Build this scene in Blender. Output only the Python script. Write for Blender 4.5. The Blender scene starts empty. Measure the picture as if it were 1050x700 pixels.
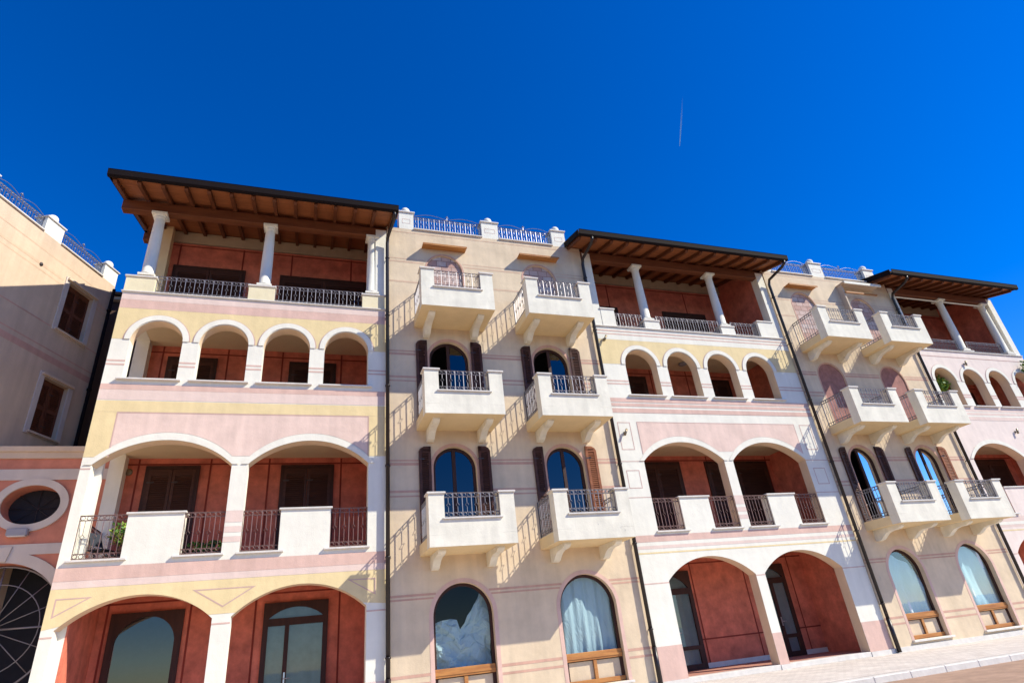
import bpy, bmesh, math, random
from mathutils import Vector, Matrix
random.seed(7)
S = bpy.context.scene
COL = S.collection
R = math.radians

# ------------------------------------------------------------------ camera
cd = bpy.data.cameras.new('camera'); cam = bpy.data.objects.new('camera', cd); COL.objects.link(cam)
S.camera = cam
yaw, pitch, roll = 3.61180930e-01, -4.76083507e-01, -1.11137397e-01
def _cam():
    B = Matrix(((1,0,0),(0,0,-1),(0,1,0)))
    c,s = math.cos(yaw),math.sin(yaw);   Y = Matrix(((c,-s,0),(s,c,0),(0,0,1)))
    c,s = math.cos(pitch),math.sin(pitch); P = Matrix(((1,0,0),(0,c,-s),(0,s,c)))
    c,s = math.cos(roll),math.sin(roll); Q = Matrix(((c,-s,0),(s,c,0),(0,0,1)))
    M = Q @ P @ B @ Y
    rx, dn, fw = M[0], M[1], M[2]
    m = Matrix((( rx[0],-dn[0],-fw[0]),( rx[1],-dn[1],-fw[1]),( rx[2],-dn[2],-fw[2])))
    return m.to_4x4()
cam.matrix_world = Matrix.Translation((0, -14.867, 1.248)) @ _cam()
cd.sensor_width = 36; cd.lens = 36 * 602.885 / 1050
cd.clip_start = 0.05; cd.clip_end = 40000

# ------------------------------------------------------------------ light
SUN = Vector((1.63, -1.0, 1.60)).normalized()
elev = math.asin(SUN.z); azim = math.atan2(SUN.x, SUN.y)      # azimuth clockwise from +Y
W = bpy.data.worlds.new('World'); S.world = W; W.use_nodes = True
nt = W.node_tree; nt.nodes.clear()
sky = nt.nodes.new('ShaderNodeTexSky'); sky.sky_type = 'NISHITA'; sky.sun_disc = False
sky.sun_elevation = elev; sky.sun_rotation = azim
sky.altitude = 1200; sky.air_density = 1.03; sky.dust_density = 0.0; sky.ozone_density = 4.5
hsv = nt.nodes.new('ShaderNodeHueSaturation'); hsv.inputs['Saturation'].default_value = 1.38; hsv.inputs['Value'].default_value = 1.25
hsv.inputs['Hue'].default_value = 0.517
bg = nt.nodes.new('ShaderNodeBackground'); bg.inputs['Strength'].default_value = 0.122
wo = nt.nodes.new('ShaderNodeOutputWorld')
nt.links.new(sky.outputs[0], hsv.inputs['Color']); nt.links.new(hsv.outputs[0], bg.inputs[0]); nt.links.new(bg.outputs[0], wo.inputs[0])
ld = bpy.data.lights.new('sun', 'SUN'); ld.energy = 4.9; ld.angle = R(0.53); ld.color = (1.0, 0.945, 0.80)
sun = bpy.data.objects.new('sun', ld); COL.objects.link(sun)
sun.rotation_euler = SUN.to_track_quat('Z', 'Y').to_euler(); sun.location = (20, -20, 30)
S.view_settings.view_transform = 'Standard'; S.view_settings.look = 'None'
S.view_settings.exposure = 0.42; S.view_settings.gamma = 1.0
S.render.engine = 'CYCLES'
S.cycles.max_bounces = 8; S.cycles.diffuse_bounces = 5; S.cycles.transparent_max_bounces = 12

# ------------------------------------------------------------------ materials
def srgb(h):
    c = [int(h[i:i+2], 16)/255 for i in (0, 2, 4)]
    return tuple(x/12.92 if x <= .04045 else ((x+.055)/1.055)**2.4 for x in c)
MATS = {}
def base_mat(name):
    m = bpy.data.materials.new(name); m.use_nodes = True; MATS[name] = m
    return m, m.node_tree, m.node_tree.nodes['Principled BSDF']
def stucco(name, col, rough=.85, var=.12, scale=1.6, bump=.25, fine=45, streak=.06, spec=.25, chips=0):
    """plaster: cloudy tone, weathering streaks that run down, and a fine trowelled grain"""
    m, t, b = base_mat(name)
    N, L = t.nodes.new, t.links.new
    geo = N('ShaderNodeNewGeometry')
    n1 = N('ShaderNodeTexNoise'); n1.inputs['Scale'].default_value = scale; n1.inputs['Detail'].default_value = 6; n1.inputs['Roughness'].default_value = .65
    L(geo.outputs['Position'], n1.inputs['Vector'])
    mp = N('ShaderNodeMapping'); mp.inputs['Scale'].default_value = (3.2, 3.2, .28); L(geo.outputs['Position'], mp.inputs['Vector'])
    n2 = N('ShaderNodeTexNoise'); n2.inputs['Scale'].default_value = 1.5; n2.inputs['Detail'].default_value = 5; L(mp.outputs[0], n2.inputs['Vector'])
    r1 = N('ShaderNodeMapRange'); r1.inputs[1].default_value = .3; r1.inputs[2].default_value = .7; r1.inputs[3].default_value = 1-var; r1.inputs[4].default_value = 1+var*.55
    L(n1.outputs[0], r1.inputs[0])
    r2 = N('ShaderNodeMapRange'); r2.inputs[1].default_value = .35; r2.inputs[2].default_value = .72; r2.inputs[3].default_value = 1+streak*.4; r2.inputs[4].default_value = 1-streak
    L(n2.outputs[0], r2.inputs[0])
    mu = N('ShaderNodeMath'); mu.operation = 'MULTIPLY'; L(r1.outputs[0], mu.inputs[0]); L(r2.outputs[0], mu.inputs[1])
    vm = N('ShaderNodeVectorMath'); vm.operation = 'SCALE'; vm.inputs[0].default_value = col; L(mu.outputs[0], vm.inputs['Scale'])
    if chips:   # sparse worn patches where the paint has come off, darker grey with ragged edges
        nc = N('ShaderNodeTexNoise'); nc.inputs['Scale'].default_value = 2.3; nc.inputs['Detail'].default_value = 9; nc.inputs['Roughness'].default_value = .72; L(geo.outputs['Position'], nc.inputs['Vector'])
        rc = N('ShaderNodeMapRange'); rc.inputs[1].default_value = .645; rc.inputs[2].default_value = .68; rc.inputs[3].default_value = 0; rc.inputs[4].default_value = chips; L(nc.outputs[0], rc.inputs[0])
        mc = N('ShaderNodeMix'); mc.data_type = 'RGBA'; mc.inputs[7].default_value = (.36,.34,.33,1); L(rc.outputs[0], mc.inputs[0]); L(vm.outputs[0], mc.inputs[6]); L(mc.outputs[2], b.inputs['Base Color'])
    else: L(vm.outputs[0], b.inputs['Base Color'])
    n3 = N('ShaderNodeTexNoise'); n3.inputs['Scale'].default_value = fine; n3.inputs['Detail'].default_value = 4; L(geo.outputs['Position'], n3.inputs['Vector'])
    n4 = N('ShaderNodeTexNoise'); n4.inputs['Scale'].default_value = 5; n4.inputs['Detail'].default_value = 3; L(geo.outputs['Position'], n4.inputs['Vector'])
    ad = N('ShaderNodeMath'); ad.operation = 'MULTIPLY_ADD'; ad.inputs[1].default_value = 3.0; L(n4.outputs[0], ad.inputs[0]); L(n3.outputs[0], ad.inputs[2])
    bp = N('ShaderNodeBump'); bp.inputs['Strength'].default_value = bump; bp.inputs['Distance'].default_value = .01
    L(ad.outputs[0], bp.inputs['Height']); L(bp.outputs[0], b.inputs['Normal'])
    b.inputs['Roughness'].default_value = rough; b.inputs['Specular IOR Level'].default_value = spec
    return m
def wood(name, col, col2, along='X', scale=9, rough=.6, spec=.3):
    m, t, b = base_mat(name); N, L = t.nodes.new, t.links.new
    tc = N('ShaderNodeTexCoord'); mp = N('ShaderNodeMapping')
    sc = {'X': (.12,1,1), 'Y': (1,.12,1), 'Z': (1,1,.12)}[along]; mp.inputs['Scale'].default_value = sc
    L(tc.outputs['Object'], mp.inputs[0])
    n = N('ShaderNodeTexNoise'); n.inputs['Scale'].default_value = scale; n.inputs['Detail'].default_value = 7; n.inputs['Roughness'].default_value = .7; L(mp.outputs[0], n.inputs['Vector'])
    cr = N('ShaderNodeMix'); cr.data_type = 'RGBA'; cr.inputs[6].default_value = (*col,1); cr.inputs[7].default_value = (*col2,1)
    r = N('ShaderNodeMapRange'); r.inputs[1].default_value = .35; r.inputs[2].default_value = .65; L(n.outputs[0], r.inputs[0]); L(r.outputs[0], cr.inputs[0])
    L(cr.outputs[2], b.inputs['Base Color'])
    bp = N('ShaderNodeBump'); bp.inputs['Strength'].default_value = .3; bp.inputs['Distance'].default_value = .004; L(n.outputs[0], bp.inputs['Height']); L(bp.outputs[0], b.inputs['Normal'])
    b.inputs['Roughness'].default_value = rough; b.inputs['Specular IOR Level'].default_value = spec
    return m
def plain(name, col, rough=.5, metal=0, spec=.5, var=.1):
    m, t, b = base_mat(name); N, L = t.nodes.new, t.links.new
    geo = N('ShaderNodeNewGeometry'); n = N('ShaderNodeTexNoise'); n.inputs['Scale'].default_value = 6; n.inputs['Detail'].default_value = 4
    L(geo.outputs['Position'], n.inputs['Vector'])
    r = N('ShaderNodeMapRange'); r.inputs[3].default_value = 1-var; r.inputs[4].default_value = 1+var; L(n.outputs[0], r.inputs[0])
    vm = N('ShaderNodeVectorMath'); vm.operation = 'SCALE'; vm.inputs[0].default_value = col; L(r.outputs[0], vm.inputs['Scale']); L(vm.outputs[0], b.inputs['Base Color'])
    b.inputs['Roughness'].default_value = rough; b.inputs['Metallic'].default_value = metal; b.inputs['Specular IOR Level'].default_value = spec
    return m
def glass(name, tint, refl=.35, top=1):
    """window pane: a mirror-like share by angle over a tinted see-through share, slightly wavy"""
    m = bpy.data.materials.new(name); m.use_nodes = True; MATS[name] = m; t = m.node_tree; t.nodes.clear(); N, L = t.nodes.new, t.links.new
    out = N('ShaderNodeOutputMaterial'); mx = N('ShaderNodeMixShader'); tr = N('ShaderNodeBsdfTransparent'); gl = N('ShaderNodeBsdfGlossy')
    tr.inputs[0].default_value = (*tint, 1); gl.inputs['Roughness'].default_value = .02; gl.inputs[0].default_value = (.95,.94,.92,1)
    lw = N('ShaderNodeFresnel'); lw.inputs[0].default_value = 1.38
    r = N('ShaderNodeMapRange'); r.inputs[3].default_value = refl; r.inputs[4].default_value = top; L(lw.outputs[0], r.inputs[0]); L(r.outputs[0], mx.inputs[0])
    geo = N('ShaderNodeNewGeometry'); n = N('ShaderNodeTexNoise'); n.inputs['Scale'].default_value = 1.3; L(geo.outputs['Position'], n.inputs['Vector'])
    bp = N('ShaderNodeBump'); bp.inputs['Strength'].default_value = .03; bp.inputs['Distance'].default_value = .02; L(n.outputs[0], bp.inputs['Height']); L(bp.outputs[0], gl.inputs['Normal'])
    L(tr.outputs[0], mx.inputs[1]); L(gl.outputs[0], mx.inputs[2]); L(mx.outputs[0], out.inputs[0])
    return m

stucco('white', (.80,.77,.66), var=.07, streak=.05)
stucco('white_balcony', (.80,.76,.63), var=.12, scale=2.2, streak=.10, chips=.55)
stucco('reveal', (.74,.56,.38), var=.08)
stucco('soffit_plaster', (.78,.62,.36), var=.08, streak=.0)
stucco('yellow', (.77,.615,.335), var=.10, streak=.06)
stucco('pale_yellow', (.78,.69,.46), var=.06)
stucco('pink', (.68,.46,.38), var=.13, streak=.10)
stucco('pink_pale', (.74,.58,.50), var=.08)
stucco('pink_line', (.60,.40,.34), var=.10)
stucco('pink_light', (.79,.67,.59), var=.08)
stucco('pink_wall', (.76,.57,.48), var=.13, streak=.09)
stucco('beige', (.71,.565,.39), var=.17, scale=1.0, streak=.08, chips=.22)
stucco('beige_left', (.62,.475,.34), var=.10, scale=1.1, streak=.10)
stucco('band_faded', (.60,.36,.27), var=.15, streak=.1)
stucco('red', (.64,.185,.115), var=.34, scale=2.8, streak=.08)
stucco('red_dark', (.24,.04,.025), var=.2)
stucco('gate_pink', (.62,.24,.16), var=.2, scale=2.2)
stucco('gate_cream', (.66,.52,.38), var=.08)
stucco('gate_white', (.62,.55,.49), var=.08)
stucco('ceiling', (.72,.58,.37), var=.06, streak=0)
stucco('stone', (.68,.64,.58), var=.12, scale=5, rough=.6, spec=.4)
stucco('floor_tile', (.45,.22,.16), var=.15)
stucco('band_dim', (.50,.40,.27))
stucco('core', (.35,.28,.22))
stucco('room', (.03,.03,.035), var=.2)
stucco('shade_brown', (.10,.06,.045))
stucco('infill', (.36,.17,.14), var=.3, scale=5, streak=.1)
wood('rafter_wood', (.14,.045,.018), (.09,.028,.011), 'Y')
wood('beam_wood', (.20,.07,.028), (.12,.038,.016), 'X')
wood('board_wood', (.34,.12,.045), (.22,.075,.028), 'X', 12)
wood('shutter_wood', (.085,.032,.020), (.05,.018,.012), 'X', 9)
wood('shutter_sunlit', (.36,.13,.055), (.24,.08,.035), 'X', 9)  # orange of direct sun put into the shutter's own colour
wood('shutter_brown', (.15,.05,.025), (.09,.03,.016), 'X', 9)
wood('frame_wood', (.06,.022,.014), (.035,.013,.009), 'Z', 9)
wood('light_wood', (.52,.24,.07), (.34,.13,.04), 'X', 9)
plain('iron', (.24,.23,.25), .45, .6)
plain('iron_dark', (.06,.05,.05), .5, .4)
plain('iron_rust', (.20,.12,.11), .55, .4)
plain('gutter', (.010,.006,.006), .8, 0, .12)
plain('pipe_black', (.018,.012,.012), .35, .2)
plain('roof_tile', (.32,.14,.08), .8)
plain('lamp_grey', (.30,.30,.34), .5)
plain('lamp_glass', (.7,.7,.68), .3)
plain('bronze', (.25,.2,.13), .4, .7)
plain('slab_fabric', (.55,.44,.33), .9)
plain('pot', (.05,.045,.04), .6)
plain('leaf', (.10,.22,.035), .6, 0, .3, .35)
plain('leaf_light', (.30,.40,.06), .6, 0, .3, .35)
plain('leaf_dark', (.03,.09,.03), .6, 0, .3, .3)
plain('bark', (.12,.08,.05), .9)
plain('fabric_dark', (.03,.035,.05), .8)
plain('steel', (.6,.6,.6), .3, .8)
glass('glass', (.66,.74,.77), .004, .5)
glass('glass_sky', (.16,.20,.24), .06, .8)
glass('glass_soft', (.62,.74,.80), .0, .16)
glass('glass_door', (.62,.72,.74), .03)

def brick_mat():
    m, t, b = base_mat('block_infill'); N, L = t.nodes.new, t.links.new
    tc = N('ShaderNodeTexCoord'); mp = N('ShaderNodeMapping'); mp.inputs['Rotation'].default_value = (R(90), 0, 0); L(tc.outputs['Object'], mp.inputs[0])
    br = N('ShaderNodeTexBrick'); br.inputs['Color1'].default_value = (.80,.66,.58,1); br.inputs['Color2'].default_value = (.62,.36,.29,1); br.inputs['Mortar'].default_value = (.42,.25,.20,1)
    br.inputs['Scale'].default_value = 1; br.inputs['Brick Width'].default_value = .31; br.inputs['Row Height'].default_value = .2; br.inputs['Mortar Size'].default_value = .012
    L(mp.outputs[0], br.inputs['Vector'])
    n = N('ShaderNodeTexNoise'); n.inputs['Scale'].default_value = 6; n.inputs['Detail'].default_value = 5; L(tc.outputs['Object'], n.inputs['Vector'])
    mx = N('ShaderNodeMix'); mx.data_type = 'RGBA'; mx.blend_type = 'MULTIPLY'; mx.inputs[0].default_value = .5; L(br.outputs[0], mx.inputs[6]); L(n.outputs[0], mx.inputs[7]); L(mx.outputs[2], b.inputs['Base Color'])
    bp = N('ShaderNodeBump'); bp.inputs['Strength'].default_value = .6; bp.inputs['Distance'].default_value = .01; L(br.outputs['Fac'], bp.inputs['Height']); bp.invert = True; L(bp.outputs[0], b.inputs['Normal'])
    b.inputs['Roughness'].default_value = .9
brick_mat()
def paver_mat():
    m, t, b = base_mat('pavers'); N, L = t.nodes.new, t.links.new
    geo = N('ShaderNodeNewGeometry')
    br = N('ShaderNodeTexBrick'); br.inputs['Color1'].default_value = (.66,.60,.53,1); br.inputs['Color2'].default_value = (.58,.51,.45,1); br.inputs['Mortar'].default_value = (.42,.36,.31,1)
    br.inputs['Scale'].default_value = 1; br.inputs['Brick Width'].default_value = .22; br.inputs['Row Height'].default_value = .11; br.inputs['Mortar Size'].default_value = .006
    L(geo.outputs['Position'], br.inputs['Vector'])
    n = N('ShaderNodeTexNoise'); n.inputs['Scale'].default_value = 1.7; n.inputs['Detail'].default_value = 6; L(geo.outputs['Position'], n.inputs['Vector'])
    r = N('ShaderNodeMapRange'); r.inputs[3].default_value = .75; r.inputs[4].default_value = 1.25; L(n.outputs[0], r.inputs[0])
    vm = N('ShaderNodeVectorMath'); vm.operation = 'SCALE'; L(br.outputs[0], vm.inputs[0]); L(r.outputs[0], vm.inputs['Scale']); L(vm.outputs[0], b.inputs['Base Color'])
    b.inputs['Roughness'].default_value = .85
paver_mat()
stucco('road', (.40,.26,.18), var=.25, scale=3, fine=120, streak=0)
m = plain('unseen_lake', (.02,.05,.08), .12, 0, .5)
stucco('earth', (.25,.20,.15), var=.2)

# ------------------------------------------------------------------ mesh helpers
class MB:
    def __init__(s): s.v = []; s.f = []; s.m = []; s.names = []; s.sm = []
    def mi(s, name):
        if name not in s.names: s.names.append(name)
        return s.names.index(name)
    def add(s, vs, fs, mat, smooth=False):
        o = len(s.v); s.v += [tuple(v) for v in vs]; k = s.mi(mat)
        for f in fs: s.f.append(tuple(i+o for i in f)); s.m.append(k); s.sm.append(smooth)
        return s
    def box(s, x0, x1, y0, y1, z0, z1, mat, b=0.0):
        if b:
            vs = []
            for (x, sx) in ((x0,1),(x1,-1)):
                for (y, sy) in ((y0,1),(y1,-1)):
                    for (z, sz) in ((z0,1),(z1,-1)):
                        vs += [(x+sx*b,y+sy*b,z),(x+sx*b,y,z+sz*b),(x,y+sy*b,z+sz*b)]
            bm = bmesh.new()
            for v in vs: bm.verts.new(v)
            r = bmesh.ops.convex_hull(bm, input=bm.verts)
            bm.verts.index_update(); bm.verts.ensure_lookup_table()
            s.add([v.co[:] for v in bm.verts], [[v.index for v in f.verts] for f in bm.faces], mat); bm.free(); return s
        vs = [(x,y,z) for x in (x0,x1) for y in (y0,y1) for z in (z0,z1)]
        return s.add(vs, [(0,1,3,2),(4,6,7,5),(0,4,5,1),(2,3,7,6),(0,2,6,4),(1,5,7,3)], mat)
    def quad(s, a, b, c, d, mat): return s.add([a,b,c,d], [(0,1,2,3)], mat)
    def prism(s, prof, axis, a, b, mat):
        """extrude a closed 2D profile along an axis ('X': prof=(y,z), 'Y': prof=(x,z), 'Z': prof=(x,y))"""
        n = len(prof)
        def p(q, t): return {'X': (t,q[0],q[1]), 'Y': (q[0],t,q[1]), 'Z': (q[0],q[1],t)}[axis]
        vs = [p(q,a) for q in prof] + [p(q,b) for q in prof]
        return s.add(vs, [tuple(range(n)), tuple(range(2*n-1, n-1, -1))] + [(i,(i+1)%n,(i+1)%n+n,i+n) for i in range(n)], mat)
    def tube(s, pts, r, mat, n=6, closed=False, smooth=True):
        pts = [Vector(p) for p in pts]; k = len(pts); rings = []
        for i, p in enumerate(pts):
            if closed: d = pts[(i+1)%k] - pts[i-1]
            else: d = pts[min(i+1,k-1)] - pts[max(i-1,0)]
            d.normalize(); u = d.cross(Vector((.13,.21,.97))); 
            if u.length < .15: u = d.cross(Vector((.9,.3,.1)))
            u.normalize(); w = d.cross(u)
            rr = r[i] if isinstance(r, (list, tuple)) else r
            rings.append([p + (u*math.cos(2*math.pi*j/n) + w*math.sin(2*math.pi*j/n))*rr for j in range(n)])
        vs = [v for q in rings for v in q]; fs = []
        for i in range(k if closed else k-1):
            a, b = i*n, ((i+1)%k)*n
            fs += [(a+j, a+(j+1)%n, b+(j+1)%n, b+j) for j in range(n)]
        if not closed: fs += [tuple(range(n-1,-1,-1)), tuple(range((k-1)*n, k*n))]
        return s.add(vs, fs, mat, smooth)
    def bar(s, a, b, w, mat):
        return s.tube([a, b], w*.62, mat, 4, smooth=False)
    def lathe(s, x, y, prof, mat, n=20):
        vs = [(x+r*math.cos(2*math.pi*j/n), y+r*math.sin(2*math.pi*j/n), z) for r, z in prof for j in range(n)]
        fs = [(i*n+j, i*n+(j+1)%n, (i+1)*n+(j+1)%n, (i+1)*n+j) for i in range(len(prof)-1) for j in range(n)]
        fs += [tuple(range(n-1,-1,-1)), tuple(range((len(prof)-1)*n, len(prof)*n))]
        return s.add(vs, fs, mat, True)
    def plate(s, outer, holes, y0, y1, mat, axis='Y'):
        """flat panel with holes (profiles in x,z), from y0 (front) to y1; y0==y1 gives a single sheet"""
        cu = bpy.data.curves.new('tmp', 'CURVE'); cu.dimensions = '2D'; cu.fill_mode = 'BOTH'
        cu.extrude = abs(y1-y0)/2
        for poly in [outer] + list(holes):
            sp = cu.splines.new('POLY'); sp.points.add(len(poly)-1)
            for i, (x, z) in enumerate(poly): sp.points[i].co = (x, z, 0, 1)
            sp.use_cyclic_u = True
        ob = bpy.data.objects.new('tmp', cu); me = bpy.data.meshes.new_from_object(ob)
        ym = (y0+y1)/2
        if axis == 'Y': vs = [(v.co.x, ym - v.co.z, v.co.y) for v in me.vertices]
        else: vs = [(ym - v.co.z, v.co.x, v.co.y) for v in me.vertices]
        fs = [tuple(p.vertices) for p in me.polygons]
        s.add(vs, fs, mat)
        bpy.data.objects.remove(ob); bpy.data.curves.remove(cu); bpy.data.meshes.remove(me)
        return s
    def mesh(s, name):
        me = bpy.data.meshes.new(name); me.from_pydata(s.v, [], s.f)
        for n in s.names: me.materials.append(MATS[n])
        me.polygons.foreach_set('material_index', s.m); me.polygons.foreach_set('use_smooth', s.sm)
        me.update(); return me
    def build(s, name, parent=None, bevel=0.0):
        me = s.mesh(name)
        bm = bmesh.new(); bm.from_mesh(me); bmesh.ops.remove_doubles(bm, verts=bm.verts, dist=1e-5)
        bmesh.ops.recalc_face_normals(bm, faces=bm.faces); bm.to_mesh(me); bm.free()
        o = bpy.data.objects.new(name, me); COL.objects.link(o)
        if parent: o.parent = parent
        return o
def thing(name, label, cat, loc=(0,0,0), rz=0, group=None):
    o = bpy.data.objects.new(name, None); COL.objects.link(o); o.location = loc; o.rotation_euler = (0,0,rz)
    o['label'] = label; o['category'] = cat
    if group: o['group'] = group
    return o
def tag(o, label, cat, group=None):
    o['label'] = label; o['category'] = cat
    if group: o['group'] = group
    return o
def copy_tree(o, parent=None):
    c = o.copy(); COL.objects.link(c)
    if parent is not None: c.parent = parent
    for ch in list(o.children): copy_tree(ch, c)
    return c
def rect(x0, x1, z0, z1): return [(x0,z0),(x1,z0),(x1,z1),(x0,z1)]
def arc(x0, x1, zi, h, n=28):
    """points from (x1,zi) over the crown (rise h) to (x0,zi), circular"""
    a = (x1-x0)/2; c = (x0+x1)/2; Rr = (a*a+h*h)/(2*h); zc = zi+h-Rr
    t0 = math.atan2(zi-zc, a); t1 = math.pi - t0
    return [(c+Rr*math.cos(t0+(t1-t0)*i/n), zc+Rr*math.sin(t0+(t1-t0)*i/n)) for i in range(n+1)]
def arch(x0, x1, z0, zi, h, n=28): return [(x0,z0),(x1,z0)] + arc(x0,x1,zi,h,n)
def arch_band(x0, x1, zi, h, w, z0=None, n=28):
    """closed band of width w round the outside of an arch head (legs down to z0 if given)"""
    a = (x1-x0)/2; k = (h+w)/h if h > a*.9 else 1
    o = arc(x0-w, x1+w, zi, h+w, n); i = arc(x0, x1, zi, h, n)
    if z0 is not None: return [(x1,z0),(x1+w,z0)] + o + [(x0-w,z0),(x0,z0)] + i[::-1]
    return o + i[::-1]

# ------------------------------------------------------------------ iron railing: n bars between posts, with ring rows and diamonds
def railing_mb(L, h, mat='iron', pitch=.108, r=.009):
    m = MB()
    for z in (h, h-.1): m.bar((0,0,z), (L,0,z), .022 if z == h else .016, mat)
    for z in (.03, .13): m.bar((0,0,z), (L,0,z), .016, mat)
    n = max(2, 2*round(L/pitch/2)); st = L/n; zc = (h+.03)*.5; q = .05
    for i in range(n+1):
        x = i*st
        if i % 2 == 0: m.bar((x,0,.03), (x,0,h), .017 if 0 < i < n else .028, mat)
        else:
            m.bar((x,0,.13), (x,0,zc-q), .011, mat); m.bar((x,0,zc+q), (x,0,h-.1), .011, mat)
            m.tube([(x-q*.8,0,zc),(x,0,zc+q),(x+q*.8,0,zc),(x,0,zc-q)], .009, mat, 4, closed=True)
    for i in range(n):
        x = (i+.5)*st; rr = min(.042, st*.42)
        for z in (h-.05, .08):
            m.tube([(x+rr*math.cos(2*math.pi*k/8),0,z+rr*math.sin(2*math.pi*k/8)) for k in range(8)], .008, mat, 4, closed=True)
    return m
def railing(L, h, loc, rz, parent, mat='iron', label=None):
    o = railing_mb(L, h, mat).build('railing', parent); o.location = loc; o.rotation_euler = (0,0,rz)
    if label: o['label'] = label
    return o
def roof_railing(L, h, loc, parent, mat='iron'):
    """low parapet railing crowned by two sagging wire arcs and a spike"""
    m = railing_mb(L, h, mat, pitch=.09)
    for a, b in ((0, L/2), (L/2, L)):
        m.tube([(a+(b-a)*i/14, 0, h+.02+.13*math.sin(math.pi*i/14)) for i in range(15)], .009, mat, 5)
    m.bar((L/2,0,h), (L/2,0,h+.16), .018, mat); m.lathe(L/2, 0, [(.005,h+.12),(.03,h+.15),(.005,h+.19)], mat, 8)
    m.tube([(L/2-.07,0,h+.1),(L/2,0,h+.2),(L/2+.07,0,h+.1)], .008, mat, 4)
    o = m.build('railing', parent); o.location = loc; return o

# ------------------------------------------------------------------ openings
def shutter_mb(w, h, mat='shutter_wood', arched=0, t=.045):
    """louvred leaf, hinge at x=0, opening towards +x; arched: +1/-1 rounds the far/near top corner"""
    m = MB(); s = .07
    m.box(0, s, -t, 0, 0, h-(.12 if arched < 0 else 0), mat); m.box(w-s, w, -t, 0, 0, h-(.12 if arched > 0 else 0), mat)
    for z in (0, h*.45, h-.16): m.box(s, w-s, -t, 0, z, z+.10, mat)
    if arched > 0: m.plate([(0,h-.13),(w,h-.13),(w-.04,h-.05),(w*.6,h),(0,h+.015)], [], -t, 0, mat)
    elif arched < 0: m.plate([(0,h-.13),(w,h-.13),(w,h+.015),(w*.4,h),(.04,h-.05)], [], -t, 0, mat)
    else: m.box(s, w-s, -t, 0, h-.07, h, mat)
    z = .12
    while z < h-.2:
        if not (h*.45-.02 < z < h*.45+.1):
            m.add([(s,-t*.95,z),(w-s,-t*.95,z),(w-s,-t*.95,z+.012),(s,-t*.95,z+.012),(s,-.006,z+.045),(w-s,-.006,z+.045),(w-s,-.006,z+.057),(s,-.006,z+.057)],
                  [(0,1,2,3),(4,7,6,5),(0,4,5,1),(3,2,6,7)], mat)
        z += .055
    m.box(s*.9, w-s*.9, -.012, -.004, .05, h-.1, mat)
    for z in (.25, h-.35): m.box(-.02, .14, -t-.006, -t+.002, z, z+.03, 'iron_dark')
    return m
def arched_door(parent, xc, r, z0, zi, open_leaf=False, rise=None, glass_m='glass_sky', shutters=None, surround='band_faded', depth=.14, y=0, name='window', mats=('shutter_wood','shutter_wood'), sw=.32):
    """two-leaf arched French window in a wall whose face is at y"""
    rise = rise or r; yf = y+depth
    m = MB(); x0, x1 = xc-r, xc+r; fw = .075
    m.plate(arch(x0,x1,z0,zi,rise), [arch(x0+fw,xc-.045,z0+fw+.06,zi,0.001) if False else
            [(x0+fw,z0+.16),(xc-.045,z0+.16),(xc-.045,zi+rise*.985-fw)] + [p for p in arc(x0+fw,x1-fw,zi,rise-fw) if p[0] < xc-.045],
            [(xc+.045,z0+.16),(x1-fw,z0+.16)] + [p for p in arc(x0+fw,x1-fw,zi,rise-fw) if p[0] > xc+.045] + [(xc+.045,zi+rise*.985-fw)]],
            yf, yf+.06, 'frame_wood')
    f = m.build(name, parent)
    if not open_leaf: MB().plate([(x0+.03,z0+.05),(xc-.01,z0+.05)] + [p for p in arc(x0+.03,x1-.03,zi,rise-.03) if p[0] < xc-.01], [], yf+.03, yf+.03, glass_m).build('pane', f)
    MB().plate([(xc+.01,z0+.05),(x1-.03,z0+.05)] + [p for p in arc(x0+.03,x1-.03,zi,rise-.03) if p[0] > xc+.01], [], yf+.032, yf+.032, glass_m).build('pane', f)
    if surround:
        MB().plate(arch_band(x0,x1,zi,rise,.085,z0), [], y-.006, y-.0005, surround).build('surround', f)
    if shutters:
        for side, mt in zip((-1, 1), mats):
            h = zi+rise*.97-z0
            s = shutter_mb(sw, h, mt, arched=side).build('shutter', f)
            s.location = (x0-.06-sw, y-.02, z0) if side < 0 else (x1+.06, y-.02, z0)
            s.rotation_euler = (0, 0, R(7) if side < 0 else R(-7))
            if side < 0: pass
    return f
def square_door(parent, x0, x1, z0, z1, y, kind='shut', surround='red_dark', fr=.09):
    """door with closed louvred shutters, or glazed"""
    m = MB(); m.plate(rect(x0,x1,z0,z1), [rect(x0+fr,x1-fr,z0+.02,z1-fr)], y-.05, y+.02, 'frame_wood')
    f = m.build('door', parent)
    xc = (x0+x1)/2
    if kind == 'shut':
        for a, b in ((x0+fr, xc-.006), (xc+.006, x1-fr)):
            s = shutter_mb(b-a, z1-fr-z0-.03, 'shutter_wood').build('shutter', f); s.location = (a, y-.015, z0+.02)
    return f

# ------------------------------------------------------------------ setting
def flat(name, x0, x1, y0, y1, z, mat):
    o = MB().quad((x0,y0,z),(x1,y0,z),(x1,y1,z),(x0,y1,z),mat).build(name); o['kind'] = 'structure'; return o
flat('ground', -3000, 3000, -3000, 3000, -.14, 'earth')
flat('unseen_water', -3000, 3000, -2900, -26, -.12, 'unseen_lake')  # unseen dark surface added to cut light bounced onto the facades
o = MB().box(-60, 90, -3.85, 30, -.3, 0, 'pavers').build('pavement'); o['kind'] = 'structure'
o = MB()
x = -60
while x < 90:
    o.box(x+.001, x+.999, -4.1, -3.856, -.3, -.004, 'stone', .012); x += 1
o = o.build('kerb'); o['kind'] = 'structure'
flat('road', -60, 90, -22, -4.1, -.125, 'road')

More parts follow.
